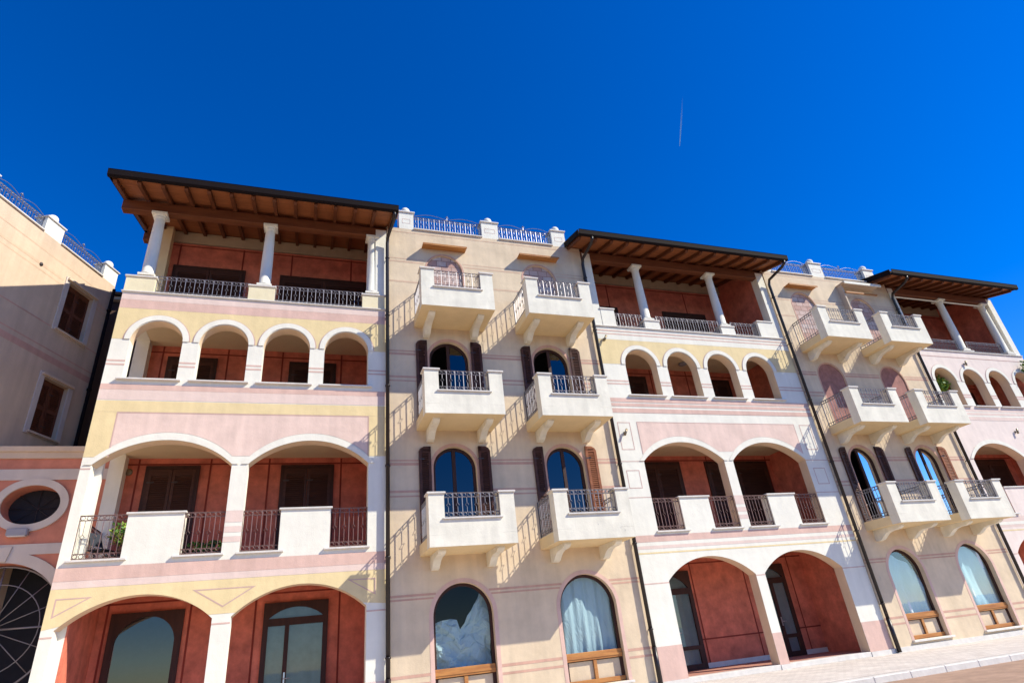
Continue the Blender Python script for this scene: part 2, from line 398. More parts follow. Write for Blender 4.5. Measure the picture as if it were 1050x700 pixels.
# ------------------------------------------------------------------ balcony (front at y=-1.3, width 2.06, height 1.22 above soffit); origin: soffit level, left, wall face
def make_balcony(w, parent, rust=False):
    m = MB(); d = 1.3; mt = 'white_balcony'; pw = .37; im = 'iron_rust' if rust else 'iron'
    # slab with warm soffit
    m.box(0, w, -d, 0, .002, .26, mt)
    m.quad((.0,-d,0),(w,-d,0),(w,0,0),(.0,0,0),'soffit_plaster')
    m.box(-.002, 0, -d+.31, 0, .0, .258, 'soffit_plaster'); 
    m.box(pw, w-pw, -d, -d+.16, .26, .60, mt)                       # low front wall
    for x0 in (0, w-pw):
        m.box(x0, x0+pw, -d, -d+.30, .262, 1.19, mt)               # corner posts
        m.box(x0-.035, x0+pw+.035, -d-.035, -d+.335, 1.19, 1.235, 'stone', .006)
    m.box(pw-.05, w-pw+.05, -d-.05, -d+.19, .60, .635, 'stone', .006)
    b = m.build('balcony', parent)
    railing(w-2*pw, .58, (pw, -d+.08, .635), 0, b, im)
    for x in (.06, w-.06): railing(d-.30, .93, (x, -d+.30, .262), R(90), b, im)
    prof = [(0,0),(-1.02,0),(-1.02,-.05),(-.92,-.10),(-.80,-.12),(-.62,-.12),(-.45,-.16),(-.32,-.24),(-.22,-.31),(-.10,-.34),(0,-.33)]
    for x in (.25, w-.43):
        MB().prism(prof, 'X', x, x+.18, 'white_balcony').build('corbel', b)
    return b

def paint_line(m, x0, x1, z0, z1, mat, y=-.004): m.quad((x0,y,z0),(x1,y,z0),(x1,y,z1),(x0,y,z1),mat)
def outline(m, pts, w, mat, y=-.006):
    """painted frame line: closed polygon pts in x,z, line width w"""
    c = Vector((sum(p[0] for p in pts)/len(pts), sum(p[1] for p in pts)/len(pts)))
    n = len(pts); inner = []
    P = [Vector(p) for p in pts]
    for i in range(n):
        a, b, e = P[i-1], P[i], P[(i+1)%n]
        d1 = (b-a).normalized(); d2 = (e-b).normalized(); n1 = Vector((-d1.y,d1.x)); n2 = Vector((-d2.y,d2.x))
        if (c-b).dot(n1) < 0 and n == 3: pass
        bis = (n1+n2).normalized(); k = w/max(.3, bis.dot(n1)); inner.append(b+bis*k)
    m.plate([tuple(p) for p in P], [[tuple(p) for p in inner]], y, y, mat)

def drainpipe(parent, x, gx, gz, gy=-1.0, ztop=12.4):
    m = MB()
    m.tube([(gx,gy,gz),(gx,gy,gz-.08),(gx+(x-gx)*.2,gy*.85,gz-.16),(x,-.18,ztop+.06),(x,-.10,ztop-.12),(x,-.10,0.02)], .052, 'pipe_black', 10)
    for z in (1.3, 3.4, 5.6, 7.8, 10.0, 12.0): m.tube([(x,-.10,z-.02),(x,-.10,z+.02)], .066, 'pipe_black', 10); m.box(x-.012, x+.012, -.06, 0, z-.01, z+.01, 'pipe_black')
    m.tube([(x,-.10,.9),(x,-.10,.02)], .062, 'pipe_black', 10)
    return m.build('drainpipe', parent)

# ------------------------------------------------------------------ balcony houses
def balcony_house(x0, x1, b1, b2, piers, label, variant):
    root = thing('balcony_house', label, 'building', ((x0+x1)/2, 0, 0), 0, 'beige houses with projecting balconies')
    P = root; ox = (x0+x1)/2
    root.location = (ox, 0, 0)
    def L(m, name, par=P, bev=0):
        o = m.build(name, par)
        if par is P: o.location.x = -ox
        return o
    wins = []; holes = []
    c1, c2 = b1+1.0, b2+1.05
    gw = [(b1+1.01, .73, 2.03, .71), (b2+1.13, .78, 1.96, .77)]
    if variant: gw = [(17.89, .72, 2.07, .72), (20.97, .76, 2.05, .76)]
    for (c, r, zi, h) in gw: holes.append(arch(c-r,c+r,.26,zi,h))
    rows = [3.62, 6.79]
    for z0 in rows:
        for c in (c1, c2): holes.append(arch(c-.585,c+.585,z0,z0+1.93,.585))
    tops = []
    for c in (c1, c2): holes.append(arch(c-.57,c+.57,9.95,11.80,.57))
    m = MB()
    m.plate(rect(x0,x1,.0,13.28), holes, 0, .35, 'beige')
    # painted double bands
    for (za, zb) in ((5.63,5.70),(5.74,5.78),(4.93,4.99),(4.82,4.86),(2.43,2.47),(2.51,2.56),(.70,.75),(.86,.92),(8.80,8.87),(8.91,8.95),(8.10,8.16),(7.99,8.03),(11.98,12.03),(12.1,12.13),(11.25,11.3),(13.12,13.15)):
        segs = [(x0,x1)]
        for h in holes:
            hx = [p[0] for p in h]; hz = [p[1] for p in h]
            if min(hz) < zb and max(hz) > za:
                # width of the opening at this height plus its painted surround
                lo, hi = min(hx)-.09, max(hx)+.09
                zi_ = max(hz) - (max(hx)-min(hx))/2
                if za > zi_:
                    rr = (max(hx)-min(hx))/2+.09; dz = za-zi_
                    if dz >= rr: continue
                    w_ = math.sqrt(rr*rr-dz*dz); cc = (lo+hi)/2; lo, hi = cc-w_, cc+w_
                ns = []
                for a, b in segs:
                    if hi <= a or lo >= b: ns.append((a,b)); continue
                    if lo > a: ns.append((a,lo))
                    if hi < b: ns.append((hi,b))
                segs = ns
        for a, b in segs: paint_line(m, a, b, za, zb, 'band_faded' if za < 9 else 'beige_band')
    L(m, 'wall')
    # base course, parapet
    m = MB(); m.box(x0, x1, -.05, 0, 0, .13, 'stone'); L(m, 'plinth')
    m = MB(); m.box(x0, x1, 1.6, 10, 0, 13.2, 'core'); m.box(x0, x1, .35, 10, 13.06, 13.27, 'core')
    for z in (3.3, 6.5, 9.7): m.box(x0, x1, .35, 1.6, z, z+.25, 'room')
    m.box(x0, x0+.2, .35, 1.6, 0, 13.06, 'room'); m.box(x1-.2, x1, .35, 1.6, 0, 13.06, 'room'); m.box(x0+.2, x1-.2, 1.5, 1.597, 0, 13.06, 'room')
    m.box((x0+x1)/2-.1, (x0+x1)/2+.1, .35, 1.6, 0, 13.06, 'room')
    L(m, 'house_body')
    for a, b in piers:
        m = MB(); m.box(a, b, 0.002, .36, 13.28, 13.93, 'white'); m.box(a-.04, b+.04, -.04, .40, 13.93, 13.98, 'stone', .008)
        q = (a+b)/2; m.lathe(q, .18, [(.06,13.98),(.07,14.0)]+[(.15*math.sin(t), 14.10-.15*math.cos(t)) for t in [R(k) for k in range(35,180,14)]]+[(.004,14.25)], 'white', 16)
        outline(m, rect(a+.1, b-.1, 13.5, 13.68), .015, 'pink_pale', -.003)
        L(m, 'pier')
    for (a, b), (c, d) in zip(piers[:-1], piers[1:]):
        m = MB(); m.box(b+.001, c-.001, -.05, .38, 13.28, 13.325, 'stone', .006); L(m, 'ledge')
        r = roof_railing(c-b, .56, (b-ox, .12, 13.33), P)
    # ground windows
    for (c, r, zi, h) in gw:
        m = MB(); a, b = c-r, c+r; fw = .07
        m.plate(arch(a,b,.26,zi,h), [arch(a+fw,b-fw,.95,zi,h-fw), rect(a+.09,c-.04,.36,.76), rect(c+.04,b-.09,.36,.76)], .14, .20, 'frame_wood')
        f = L(m, 'window')
        t = MB(); t.box(a+.02, b-.02, .09, .138, .78, .96, 'light_wood', .008); t.box(a+.02, b-.02, .10, .138, .27, .37, 'light_wood', .006); t.box(c-.045, c+.045, .105, .138, .372, .778, 'light_wood', .006)
        t.box(a+.02, b-.02, .075, .12, .83, .87, 'light_wood'); t.box(a+.03, b-.03, .165, .17, .3, .8, 'beige')
        t.build('lower_panel', f)
        MB().plate(arch(a+.05,b-.05,.93,zi,h-.05), [], .17, .17, 'glass_soft' if variant else 'glass').build('pane', f)
        MB().plate(arch_band(a,b,zi,h,.10,.26), [], -.006, -.0005, 'pink').build('surround', f)
        MB().box(a-.12, b+.12, -.09, .14, .20, .255, 'stone', .008).build('sill', f)
    # windows behind the balconies
    for ri, z0 in enumerate(rows):
        for ci, c in enumerate((c1, c2)):
            if variant and ri == 1:
                m = MB().plate(arch(c-.585,c+.585,z0,z0+1.93,.585), [], .03, .1, 'infill')
                f = L(m, 'blocked_window'); f['label'] = 'arched opening closed with mauve boards'
                MB().plate(arch_band(c-.585,c+.585,z0+1.93,.585,.05,z0), [], -.006, -.0005, 'band_faded').build('surround', f)
                continue
            mats = ('shutter_wood', 'shutter_sunlit' if (ci == 1 and ri == 0) else 'shutter_wood')
            d = arched_door(P, c, .585, z0, z0+1.93, open_leaf=(ri == 1 or (variant and ci == 0)), shutters=True, mats=mats); d.location.x = -ox
    for ci, c in enumerate((c1, c2)):
        f = L(MB().plate(arch(c-.57,c+.57,9.95,11.80,.57), [], .06, .12, 'block_infill'), 'blocked_window')
        f['label'] = 'arched opening walled up with rough blocks'
        MB().plate(arch_band(c-.57,c+.57,11.80,.57,.05,9.95), [], -.006, -.0005, 'band_faded').build('surround', f)
        if not (variant and ci == 1):
            m = MB(); m.box(c-.70, c+.70, -.30, 0, 12.57, 12.60, 'light_wood', .004); m.box(c-.70, c+.70, -.298, -.28, 12.535, 12.568, 'light_wood'); L(m, 'canopy_board')
        else:
            m = MB(); m.box(c-.98, c+.98, -.40, 0, 12.86, 12.90, 'slab_fabric', .006); m.box(c-.98, c+.98, -.44, -.40, 12.78, 12.90, 'white', .006)
            m.box(c-.90, c+.75, -.3, -.24, 12.44, 12.5, 'light_wood'); m.box(c-.95, c-.88, -.22, 0, 11.4, 12.859, 'slab_fabric')
            L(m, 'awning')
    return root, P, ox
stucco('beige_band', (.66,.46,.32), var=.15, streak=.1)

rootB, PB, oxB = balcony_house(1.87, 8.48, 2.64, 5.76, [(2.25,2.71),(4.98,5.55),(7.50,8.0)],
    'beige house with six white balconies, between the two yellow-banded loggia houses', 0)
rootD, PD, oxD = balcony_house(16.30, 22.70, 16.83, 19.80, [(16.35,16.8),(18.86,19.50),(21.80,22.35)],
    'beige balcony house with an awning and mauve boarded arches, right of the middle loggia house', 1)
bal = None
for root, ox, xs in ((rootB, oxB, (2.64, 5.76)), (rootD, oxD, (16.83, 19.80))):
    for z in (3.38, 6.57, 9.71):
        for x in xs:
            b = make_balcony(2.09, root) if bal is None else copy_tree(bal, root)
            if bal is None: bal = b
            b.location = (x-ox, 0, z)

# ------------------------------------------------------------------ loggia houses
def loggia_house(nm, x0, x1, ops2, opsg, arches3, style, label, roofx, colx, peds, rails, left_open, lines):
    root = thing('loggia_house', label, 'building', ((x0+x1)/2, 0, 0), 0, 'loggia houses with wooden eaves')
    ox = (x0+x1)/2
    def L(m, name, par=root):
        o = m.build(name, par)
        if par is root: o.location.x = -ox
        return o
    T = .33; YB = 2.2
    A = style == 'A'; E_ = style == 'E'
    body = 'white' if not E_ else 'pink_light'
    holes = []; hg = []; h3 = []
    for a, b in opsg: hg.append((a,b))
    for a, b in opsg: holes.append(arch(a,b,.12,2.40,.56))
    pillars = []
    for (a, b, pa, pb) in ops2:
        # parapet between the two railings stays: openings left and right of it down to slab
        poly = [(a,3.70),(pa,3.70),(pa,4.60),(pb,4.60),(pb,3.70),(b,3.70)] + arc(a,b,5.70,.58)
        holes.append(poly)
    for c in arches3: holes.append(arch(c-.575,c+.575,7.81,8.84,.575))
    m = MB(); m.plate(rect(x0,x1,0,10.21), holes, 0, T, body)
    pl = 'pink_line'
    y1, y2, y3 = -.004, -.007, -.010
    xa, xb = x0+.001, x1-.001
    ban = 'pink' if not E_ else 'pink_pale'
    up = 'yellow' if not E_ else 'pink_light'
    # upper zone: band under the terrace, coloured field over the arches
    outer3 = [arch(c-.72,c+.72,8.5,8.84,.72) for c in arches3]
    fieldz = 8.86
    poly = [(xa,fieldz)]
    for c in arches3: poly += arc(c-.72,c+.72,fieldz,.70)[::-1]
    poly += [(xb,fieldz),(xb,9.74),(xa,9.74)]
    m.plate(poly, [], y1, y1, up)
    if A:
        m.plate(rect(xa,xb,9.744,9.99), [], y1, y1, 'pink'); m.plate(rect(xa,xb,9.994,10.17), [], y1, y1, 'pink_pale')
    elif E_:
        m.plate(rect(xa,xb,9.93,9.96), [], y2, y2, pl)
    else:
        m.plate(rect(xa,xb,9.744,9.99), [], y1, y1, 'white'); m.plate(rect(xa,xb,9.93,9.97), [], y2, y2, 'pink'); m.plate(rect(xa,xb,10.05,10.09), [], y2, y2, 'pink')
    # thin pink lines round the arches and pier stripes
    for c in arches3:
        m.plate(arch_band(c-.715,c+.715,8.86,.70,.025), [], y3, y3, pl)
    cs = arches3
    segs = [(xa, cs[0]-.575)] + [(cs[i]+.575, cs[i+1]-.575) for i in range(len(cs)-1)] + [(cs[-1]+.575, xb)]
    for a, b in segs:
        for z in (8.17, 8.27): m.plate(rect(a+.002,b-.002,z-.02,z+.022), [], y1, y1, 'pink')
        if E_: m.plate(rect(a+.002,b-.002,7.81,8.14), [], y1, y1, 'white'); m.plate(rect(a+.002,b-.002,8.3,8.84), [], y1, y1, 'white')
    if A:
        m.plate(rect(xa,xb,7.52,7.66), [], y1, y1, 'pink'); m.plate(rect(xa,xb,7.26,7.516), [], y1, y1, 'pink_pale')
        # yellow frame with pink field over the first-floor arches
        def field(pad, ztop, xl, xr, zlow):
            p = [(xl,zlow)]
            for (a, b, _, _) in ops2: p += arc(a-pad,b+pad,zlow,(5.70+.58+pad)-zlow)[::-1]
            return p + [(xr,zlow),(xr,ztop),(xl,ztop)]
        lo = 5.88
        m.plate(rect(xa,xb,6.96,7.24), [], y1, y1, 'yellow')
        m.plate(rect(xa,-4.30,lo,6.956), [], y1, y1, 'yellow'); m.plate(rect(1.40,xb,lo,6.956), [], y1, y1, 'yellow')
        p = [(-4.295,lo+.0)] + [q for q in arc(ops2[0][0]-.16,ops2[0][1]+.16,5.70,.77)[::-1] if -4.29 < q[0] and q[1] > lo]
        p += [q for q in arc(ops2[1][0]-.16,ops2[1][1]+.16,5.70,.77)[::-1] if q[0] < 1.39 and q[1] > lo] + [(1.395,lo),(1.395,6.955),(-4.295,6.955)]
        m.plate(p, [], y1, y1, 'pink_wall')
        m.plate(rect(-4.295,1.395,6.93,6.955), [], y2, y2, pl); m.plate(rect(-4.297,-4.272,lo,6.93), [], y2, y2, pl); m.plate(rect(1.372,1.397,lo,6.93), [], y2, y2, pl)
        m.plate(rect(xa,xb,3.30,3.56), [], y1, y1, 'pink'); m.plate(rect(xa,xb,3.16,3.296), [], y1, y1, 'pink_pale')
        poly = [(xa,2.42)]
        for a, b in opsg: poly += [q for q in arc(a,b,2.40,.56)[::-1] if q[1] > 2.42]
        poly += [(xb,2.42),(xb,3.156),(xa,3.156)]
        m.plate(poly, [], y1, y1, 'yellow')
        mid = (opsg[0][1]+opsg[1][0])/2
        outline(m, [(x0+.12,2.62),(x0+.75,2.98),(x0+.12,2.98)], .025, pl, y2)
        outline(m, [(mid,2.60),(mid+.62,2.98),(mid-.62,2.98)], .025, pl, y2)
        outline(m, [(1.60,2.62),(1.60,2.98),(.97,2.98)], .025, pl, y2)
        for a, b in ((xa,opsg[0][0]),(opsg[0][1],opsg[1][0]),(opsg[1][1],xb)):
            m.plate(rect(a+.002,b-.002,2.27,2.30), [], y1, y1, 'pink'); m.plate(rect(a+.002,b-.002,.12,.88), [], y1, y1, 'pink_pale')
        m.plate(rect(xa,ops2[0][0]-.002,5.60,5.63), [], y1, y1, pl)
    else:
        pk = 'pink' if not E_ else 'pink_pale'
        if E_: m.plate(rect(xa,xb,7.2,7.70), [], y1, y1, 'white')
        for za, zb in ((7.56,7.69),(7.42,7.52),(7.21,7.35)): m.plate(rect(xa,xb,za,zb), [], y2, y2, pk)
        a0, b1 = ops2[0][0], ops2[-1][1]
        if not E_:
            lo = 5.90
            p = [(a0+.01,lo)] + [q for q in arc(ops2[0][0]-.16,ops2[0][1]+.16,5.70,.77)[::-1] if q[1] > lo and q[0] > a0+.02]
            p += [q for q in arc(ops2[1][0]-.16,ops2[1][1]+.16,5.70,.77)[::-1] if q[1] > lo and q[0] < b1-.02] + [(b1-.01,lo),(b1-.01,6.92),(a0+.01,6.92)]
            m.plate(p, [], y1, y1, 'pink_wall')
            m.plate(rect(a0+.01,b1-.01,6.90,6.92), [], y2, y2, pl); m.plate(rect(a0+.01,a0+.03,lo,6.90), [], y2, y2, pl); m.plate(rect(b1-.03,b1-.01,lo,6.90), [], y2, y2, pl)
            for (pa, pb) in ((x0+.16,a0-.22),(b1+.2,x1-.25)):
                outline(m, rect(pa,pb,6.04,6.90), .022, pl, y1); outline(m, rect(pa,pb,4.90,5.43), .022, pl, y1)
        for a, b in ((xa,a0),(b1,xb)):
            m.plate(rect(a+.002,b-.002,5.68,5.70), [], y1, y1, pl); m.plate(rect(a+.002,b-.002,4.63,4.65), [], y1, y1, pl)
        m.plate(rect(xa,xb,3.42,3.60), [], y1, y1, pk); m.plate(rect(xa,xb,3.24,3.32), [], y1, y1, 'pink_pale'); m.plate(rect(xa,xb,3.11,3.15), [], y1, y1, 'yellow')
        if E_: m.plate(rect(xa,xb,3.32,3.42), [], y2, y2, 'white')
        for a, b in [(xa,opsg[0][0])]+[(opsg[i][1],opsg[i+1][0]) for i in range(len(opsg)-1)]+[(opsg[-1][1],xb)]:
            m.plate(rect(a+.002,b-.002,2.35,2.375), [], y1, y1, 'pink'); m.plate(rect(a+.002,b-.002,.12,.88), [], y1, y1, 'pink')
    # pier stripes between the first-floor arches
    for i in range(len(ops2)-1):
        a, b = ops2[i][1], ops2[i+1][0]
        for za, zb in ((4.36,4.62),(4.14,4.27),(3.93,4.05)): m.plate(rect(a+.002,b-.002,za,zb), [], y1, y1, 'pink_pale')
    L(m, 'wall')
    # raised white arch mouldings, sills, ledges, plinth
    for c in arches3:
        m = MB(); m.plate(arch_band(c-.575,c+.575,8.86,.575,.135), [], -.022, -.011, 'white'); L(m, 'arch_moulding')
        m = MB(); m.box(c-.68, c+.68, -.08, T+.02, 7.765, 7.805, 'stone', .006); L(m, 'sill')
    for (a, b, pa, pb) in ops2:
        m = MB(); m.plate(arch_band(a,b,5.70,.58,.15), [], -.022, -.011, 'white'); L(m, 'arch_moulding')
        m = MB(); m.box(pa-.04, pb+.04, -.04, T+.04, 4.60, 4.645, 'stone', .008); L(m, 'parapet_cap')
        for u, v in ((a,pa),(pb,b)):
            m = MB(); m.box(u-.06 if u == a else u-.12, v+.12 if v == pa else v+.06, -.07, T, 3.655, 3.698, 'stone', .006); L(m, 'sill')
            r = railing(v-u, .91, (u-ox, .06, 3.70), 0, root, 'iron_rust')
    m = MB()
    for a, b in [(x0,opsg[0][0])]+[(opsg[i][1],opsg[i+1][0]) for i in range(len(opsg)-1)]+[(opsg[-1][1],x1)]:
        m.box(a+.001, b-.001, -.035, -.0, 0, .118, 'stone')
    for a, b in opsg: m.box(a+.002, b-.002, -.02, T, 0, .125, 'stone', .006)
    L(m, 'plinth')
    # warm-toned sheets lining arch heads and, except in style A, right jambs
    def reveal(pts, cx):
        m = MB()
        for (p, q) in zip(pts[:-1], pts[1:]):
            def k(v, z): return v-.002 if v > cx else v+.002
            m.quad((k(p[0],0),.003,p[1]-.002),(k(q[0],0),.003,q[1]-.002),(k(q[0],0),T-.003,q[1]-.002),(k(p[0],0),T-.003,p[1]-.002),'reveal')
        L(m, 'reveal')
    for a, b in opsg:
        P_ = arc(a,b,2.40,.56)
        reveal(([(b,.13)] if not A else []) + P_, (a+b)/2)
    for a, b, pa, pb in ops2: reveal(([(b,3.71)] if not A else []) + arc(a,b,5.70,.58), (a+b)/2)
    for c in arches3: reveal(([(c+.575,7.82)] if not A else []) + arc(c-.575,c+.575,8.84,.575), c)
    # floors, ceilings, back wall, sides
    m = MB()
    for z in (3.34, 6.62, 9.92):
        m.box(x0+.01, x1-.01, T, YB, z-.1 if z > 6 else z-.03, z+.20, 'ceiling')
        m.quad((x0+.02,T+.001,z+.204),(x1-.02,T+.001,z+.204),(x1-.02,YB-.001,z+.204),(x0+.02,YB-.001,z+.204),'floor_tile')
    m.quad((x0+.02,T,.126),(x1-.02,T,.126),(x1-.02,YB,.126),(x0+.02,YB,.126),'floor_tile')
    L(m, 'floor_slab')
    m = MB(); m.box(x0+.02, x1-.02, YB, YB+.25, 0, 13.45, 'red'); m.box(x0+.02, x1-.02, YB-.03, YB+.25, 13.50, 13.88, 'band_dim')
    for zf, zt, zs in ((.12,3.2,3.03),(3.55,6.5,6.36),(6.83,9.8,9.62),(10.13,13.4,13.36)):
        m.plate(rect(x0+.3,x1-.3,zs-.02,zs+.02), [], YB-.004, YB-.004, 'red_dark')
        for x in lines[zf]: m.plate(rect(x-.022,x+.022,zf,zt), [], YB-.008, YB-.008, 'red_dark')
    m.box(x0+.31, x1-.31, YB-.02, YB-.012, .127, .26, 'stone')
    if not A: m.plate(rect(x0+.3,x1-.3,.86,.90), [], YB-.006, YB-.006, 'red_dark')
    L(m, 'back_wall')
    m = MB()
    m.box(x1-.30, x1-.02, T, YB, 0, 13.9, 'red')
    L(m, 'side_wall')
    if left_open:
        m = MB(); hs = [rect(.45,1.88,3.7,6.51), rect(.45,1.88,7.81,9.81)]
        m.plate([(T,.13),(2.2,.13),(2.2,10.2),(T,10.2)], hs, x0+.33, x0, 'white', axis='X')
        m.box(x0+.01, x0+.33, 1.9, 2.2, 10.2, 13.9, 'soffit_plaster')
        m.box(x0+.331, x0+.36, T, 2.19, .13, 3.2, 'red')
        L(m, 'side_wall')
        railing(1.43, .9, (x0+.16-ox, .45, 3.70), R(90), root, 'iron_rust')
    else:
        m = MB(); m.box(x0+.02, x0+.30, T, YB, 0, 13.9, 'red'); L(m, 'side_wall')
    m = MB(); m.box(x0+.03, x1-.03, YB+.25, 10, 0, 13.5, 'core'); L(m, 'house_body')
    # terrace: pedestals, columns, railings
    zt = 10.21
    m = MB(); m.box(x0-.03, x1-.001 if not E_ else x1-.001, -.045, T+.04, zt, zt+.035, 'stone', .006); L(m, 'ledge')
    for (a, b, h) in peds:
        m = MB(); m.box(a, b, .0, T, zt+.035, h-.05, 'pale_yellow' if A else 'white'); m.box(a-.03, b+.03, -.03, T+.03, h-.05, h, 'stone', .008); L(m, 'pedestal')
    for (a, b) in rails: railing(b-a, .58, (a-ox, .12, zt+.04), 0, root, 'iron')
    for (c, zb) in colx:
        m = MB(); zc = 12.87
        m.box(c-.19, c+.19, -.03, .35, zb, zb+.06, 'white'); m.box(c-.19, c+.19, -.03, .35, zc-.07, zc, 'white')
        m.lathe(c, .16, [(.19,zb+.06),(.19,zb+.10),(.155,zb+.13),(.150,zb+.9),(.128,zc-.20),(.128,zc-.17),(.148,zc-.16),(.148,zc-.14),(.132,zc-.13),(.17,zc-.09),(.185,zc-.07)], 'white', 24)
        L(m, 'column')
    m = MB()
    if not A: m.box(x0+.04, x0+.33, .01, .30, 10.25, 13.12, 'white'); L(m, 'corner_pilaster'); m = MB()
    m.box(x1-.34, x1-.02, .01, T-.001, 10.25, 13.12, 'white'); L(m, 'corner_pilaster')
    # roof: sloping boards on rafters, front beam, purlin, tiles and gutter
    rx0, rx1 = roofx; sl = .27; yF = -1.0; yR = 2.6; z0 = 13.05
    def zr(y): return z0+(y-yF)*sl
    roof = MB()
    roof.add([(rx0,yF,zr(yF)),(rx1,yF,zr(yF)),(rx1,yR,zr(yR)),(rx0,yR,zr(yR)),(rx0,yF,zr(yF)+.03),(rx1,yF,zr(yF)+.03),(rx1,yR,zr(yR)+.03),(rx0,yR,zr(yR)+.03)],
             [(3,2,1,0),(0,1,5,4),(1,2,6,5),(2,3,7,6),(3,0,4,7)], 'board_wood')
    for k in range(2):
        pass
    # tile layer
    ztop = .12
    roof.add([(rx0-.02,yF-.05,zr(yF)+.032),(rx1+.02,yF-.05,zr(yF)+.032),(rx1+.02,yR,zr(yR)+.032),(rx0-.02,yR,zr(yR)+.032),(rx0-.02,yF-.05,zr(yF)+ztop),(rx1+.02,yF-.05,zr(yF)+ztop),(rx1+.02,yR,zr(yR)+ztop),(rx0-.02,yR,zr(yR)+ztop)],
             [(3,2,1,0),(4,5,6,7),(0,1,5,4),(1,2,6,5),(2,3,7,6),(3,0,4,7)], 'roof_tile')
    roof.box(rx0-.02, rx1+.02, yR, 10, zr(yR)-.25, zr(yR)+ztop, 'roof_tile')
    rf = L(roof, 'roof')
    n = 14 if nm == 'a' else (15 if nm == 'c' else 13)
    for i in range(n):
        x = rx0+.07+(rx1-rx0-.14)*i/(n-1); w = .045; dz = .13
        q = [(yF+.03,zr(yF+.03)-.002),(yF+.03,zr(yF+.03)-.06),(yF+.10,zr(yF+.1)-dz),(2.165,zr(2.165)-dz),(2.165,zr(2.165)-.002)]
        r_ = MB().prism(q, 'X', x-w, x+w, 'rafter_wood').build('rafter', rf)
    bb = MB(); bb.box(rx0+.02, rx1-.06, .02, .26, 12.875, 13.19, 'beam_wood', .01); bb.build('beam', rf)
    bb = MB(); bb.box(rx0+.02, x0+.25, 2.2, 2.42, 13.46, 13.74, 'beam_wood', .01); bb.build('beam', rf)
    # side barge boards
    for x in (rx0-.045, rx1+.022):
        g = MB()
        g.add([(x,yF-.1,zr(yF)-.08),(x+.024,yF-.1,zr(yF)-.08),(x+.024,yR,zr(yR)-.06),(x,yR,zr(yR)-.06),(x,yF-.1,zr(yF)+.15),(x+.024,yF-.1,zr(yF)+.15),(x+.024,yR,zr(yR)+.15),(x,yR,zr(yR)+.15)],
              [(3,2,1,0),(4,5,6,7),(0,1,5,4),(1,2,6,5),(2,3,7,6),(3,0,4,7)], 'gutter')
        g.build('barge_board', rf)
    g = MB(); prof = [(yF-.05,z0+.10),(yF-.05,z0-.06),(yF-.08,z0-.10),(yF-.15,z0-.11),(yF-.19,z0-.07),(yF-.20,z0+.09),(yF-.21,z0+.10),(yF-.18,z0+.10),(yF-.17,z0-.04),(yF-.07,z0-.04),(yF-.07,z0+.10)]
    g.prism(prof, 'X', rx0-.05, rx1+.05, 'gutter'); g.build('gutter', rf)
    return root, ox, L

rootA, oxA, LA = loggia_house('a', -4.76, 1.87,
    [(-4.56,-1.74,-3.66,-2.57),(-1.38,1.40,-.57,.54)], [(-4.55,-1.76),(-1.40,1.40)], [-3.79,-2.265,-.745,.78], 'A',
    'yellow and pink loggia house with a potted plant on it, leftmost of the row',
    (-5.30, 2.02), [(-4.34,10.76),(-1.48,10.73),(1.44,10.76)], [(-4.76,-4.09,10.73),(-1.85,-1.19,10.73),(1.17,1.83,10.73)], [(-4.09,-1.85),(-1.19,1.17)], True, {3.55:(-4.18,-2.50,-1.05,.85), .12:(-4.23,-2.5,-1.06,.93), 6.83:(-4.12,-2.44,-.95,.75), 10.13:(-4.2,-2.39,-.93,.95)})
rootC, oxC, LC = loggia_house('c', 8.52, 16.27,
    [(9.33,12.16,10.24,11.24),(12.49,15.35,13.40,14.42)], [(9.34,12.20),(12.52,15.38)], [9.95,11.50,13.07,14.66], 'C',
    'white and yellow loggia house with slim columns under a wooden eave, middle of the row',
    (7.98, 16.42), [(10.66,10.60),(13.78,10.60)], [(8.86,9.36,10.93),(10.45,11.03,10.60),(13.55,14.12,10.60),(15.24,15.92,10.93)], [(9.36,10.45),(11.03,13.55),(14.12,15.24)], False, {3.55:(9.9,13.2,15.75), .12:(11.55,13.52,15.36), 6.83:(11.7,13.25,15.9), 10.13:(10.6,12.3,14.1,15.7)})
rootE, oxE, LE = loggia_house('e', 22.73, 29.15,
    [(23.18,26.0,24.05,25.1),(26.35,28.85,27.1,28.1)], [(23.2,26.05),(26.4,28.9)], [23.71,25.30,26.80,28.40], 'E',
    'pale pink loggia house with climbing plants, rightmost of the row',
    (21.75, 29.10), [(25.84,10.34),(28.50,10.34)], [(23.1,23.5,10.85),(25.60,26.2,10.34),(28.34,28.79,10.34)], [(23.5,25.60),(26.2,28.34)], False, {3.55:(), .12:(), 6.83:(), 10.13:()})

m = MB(); m.bar((23.1,.14,12.80),(25.7,.14,12.80),.06,'white'); LE(m,'curtain_rail')
m = MB(); m.bar((26.0,.14,12.80),(28.35,.14,12.80),.06,'white'); LE(m,'curtain_rail')
drainpipe(rootA, 1.87-oxA, 1.95-oxA, 12.94, -1.12, 12.66)
drainpipe(rootC, 8.46-oxC, 8.4-oxC, 12.94, -1.12, 12.68)
p = drainpipe(rootC, 16.33-oxC, 16.30-oxC, 12.94, -1.12, 12.66)
drainpipe(rootE, 22.70-oxE, 22.5-oxE, 12.94, -1.12, 12.66)

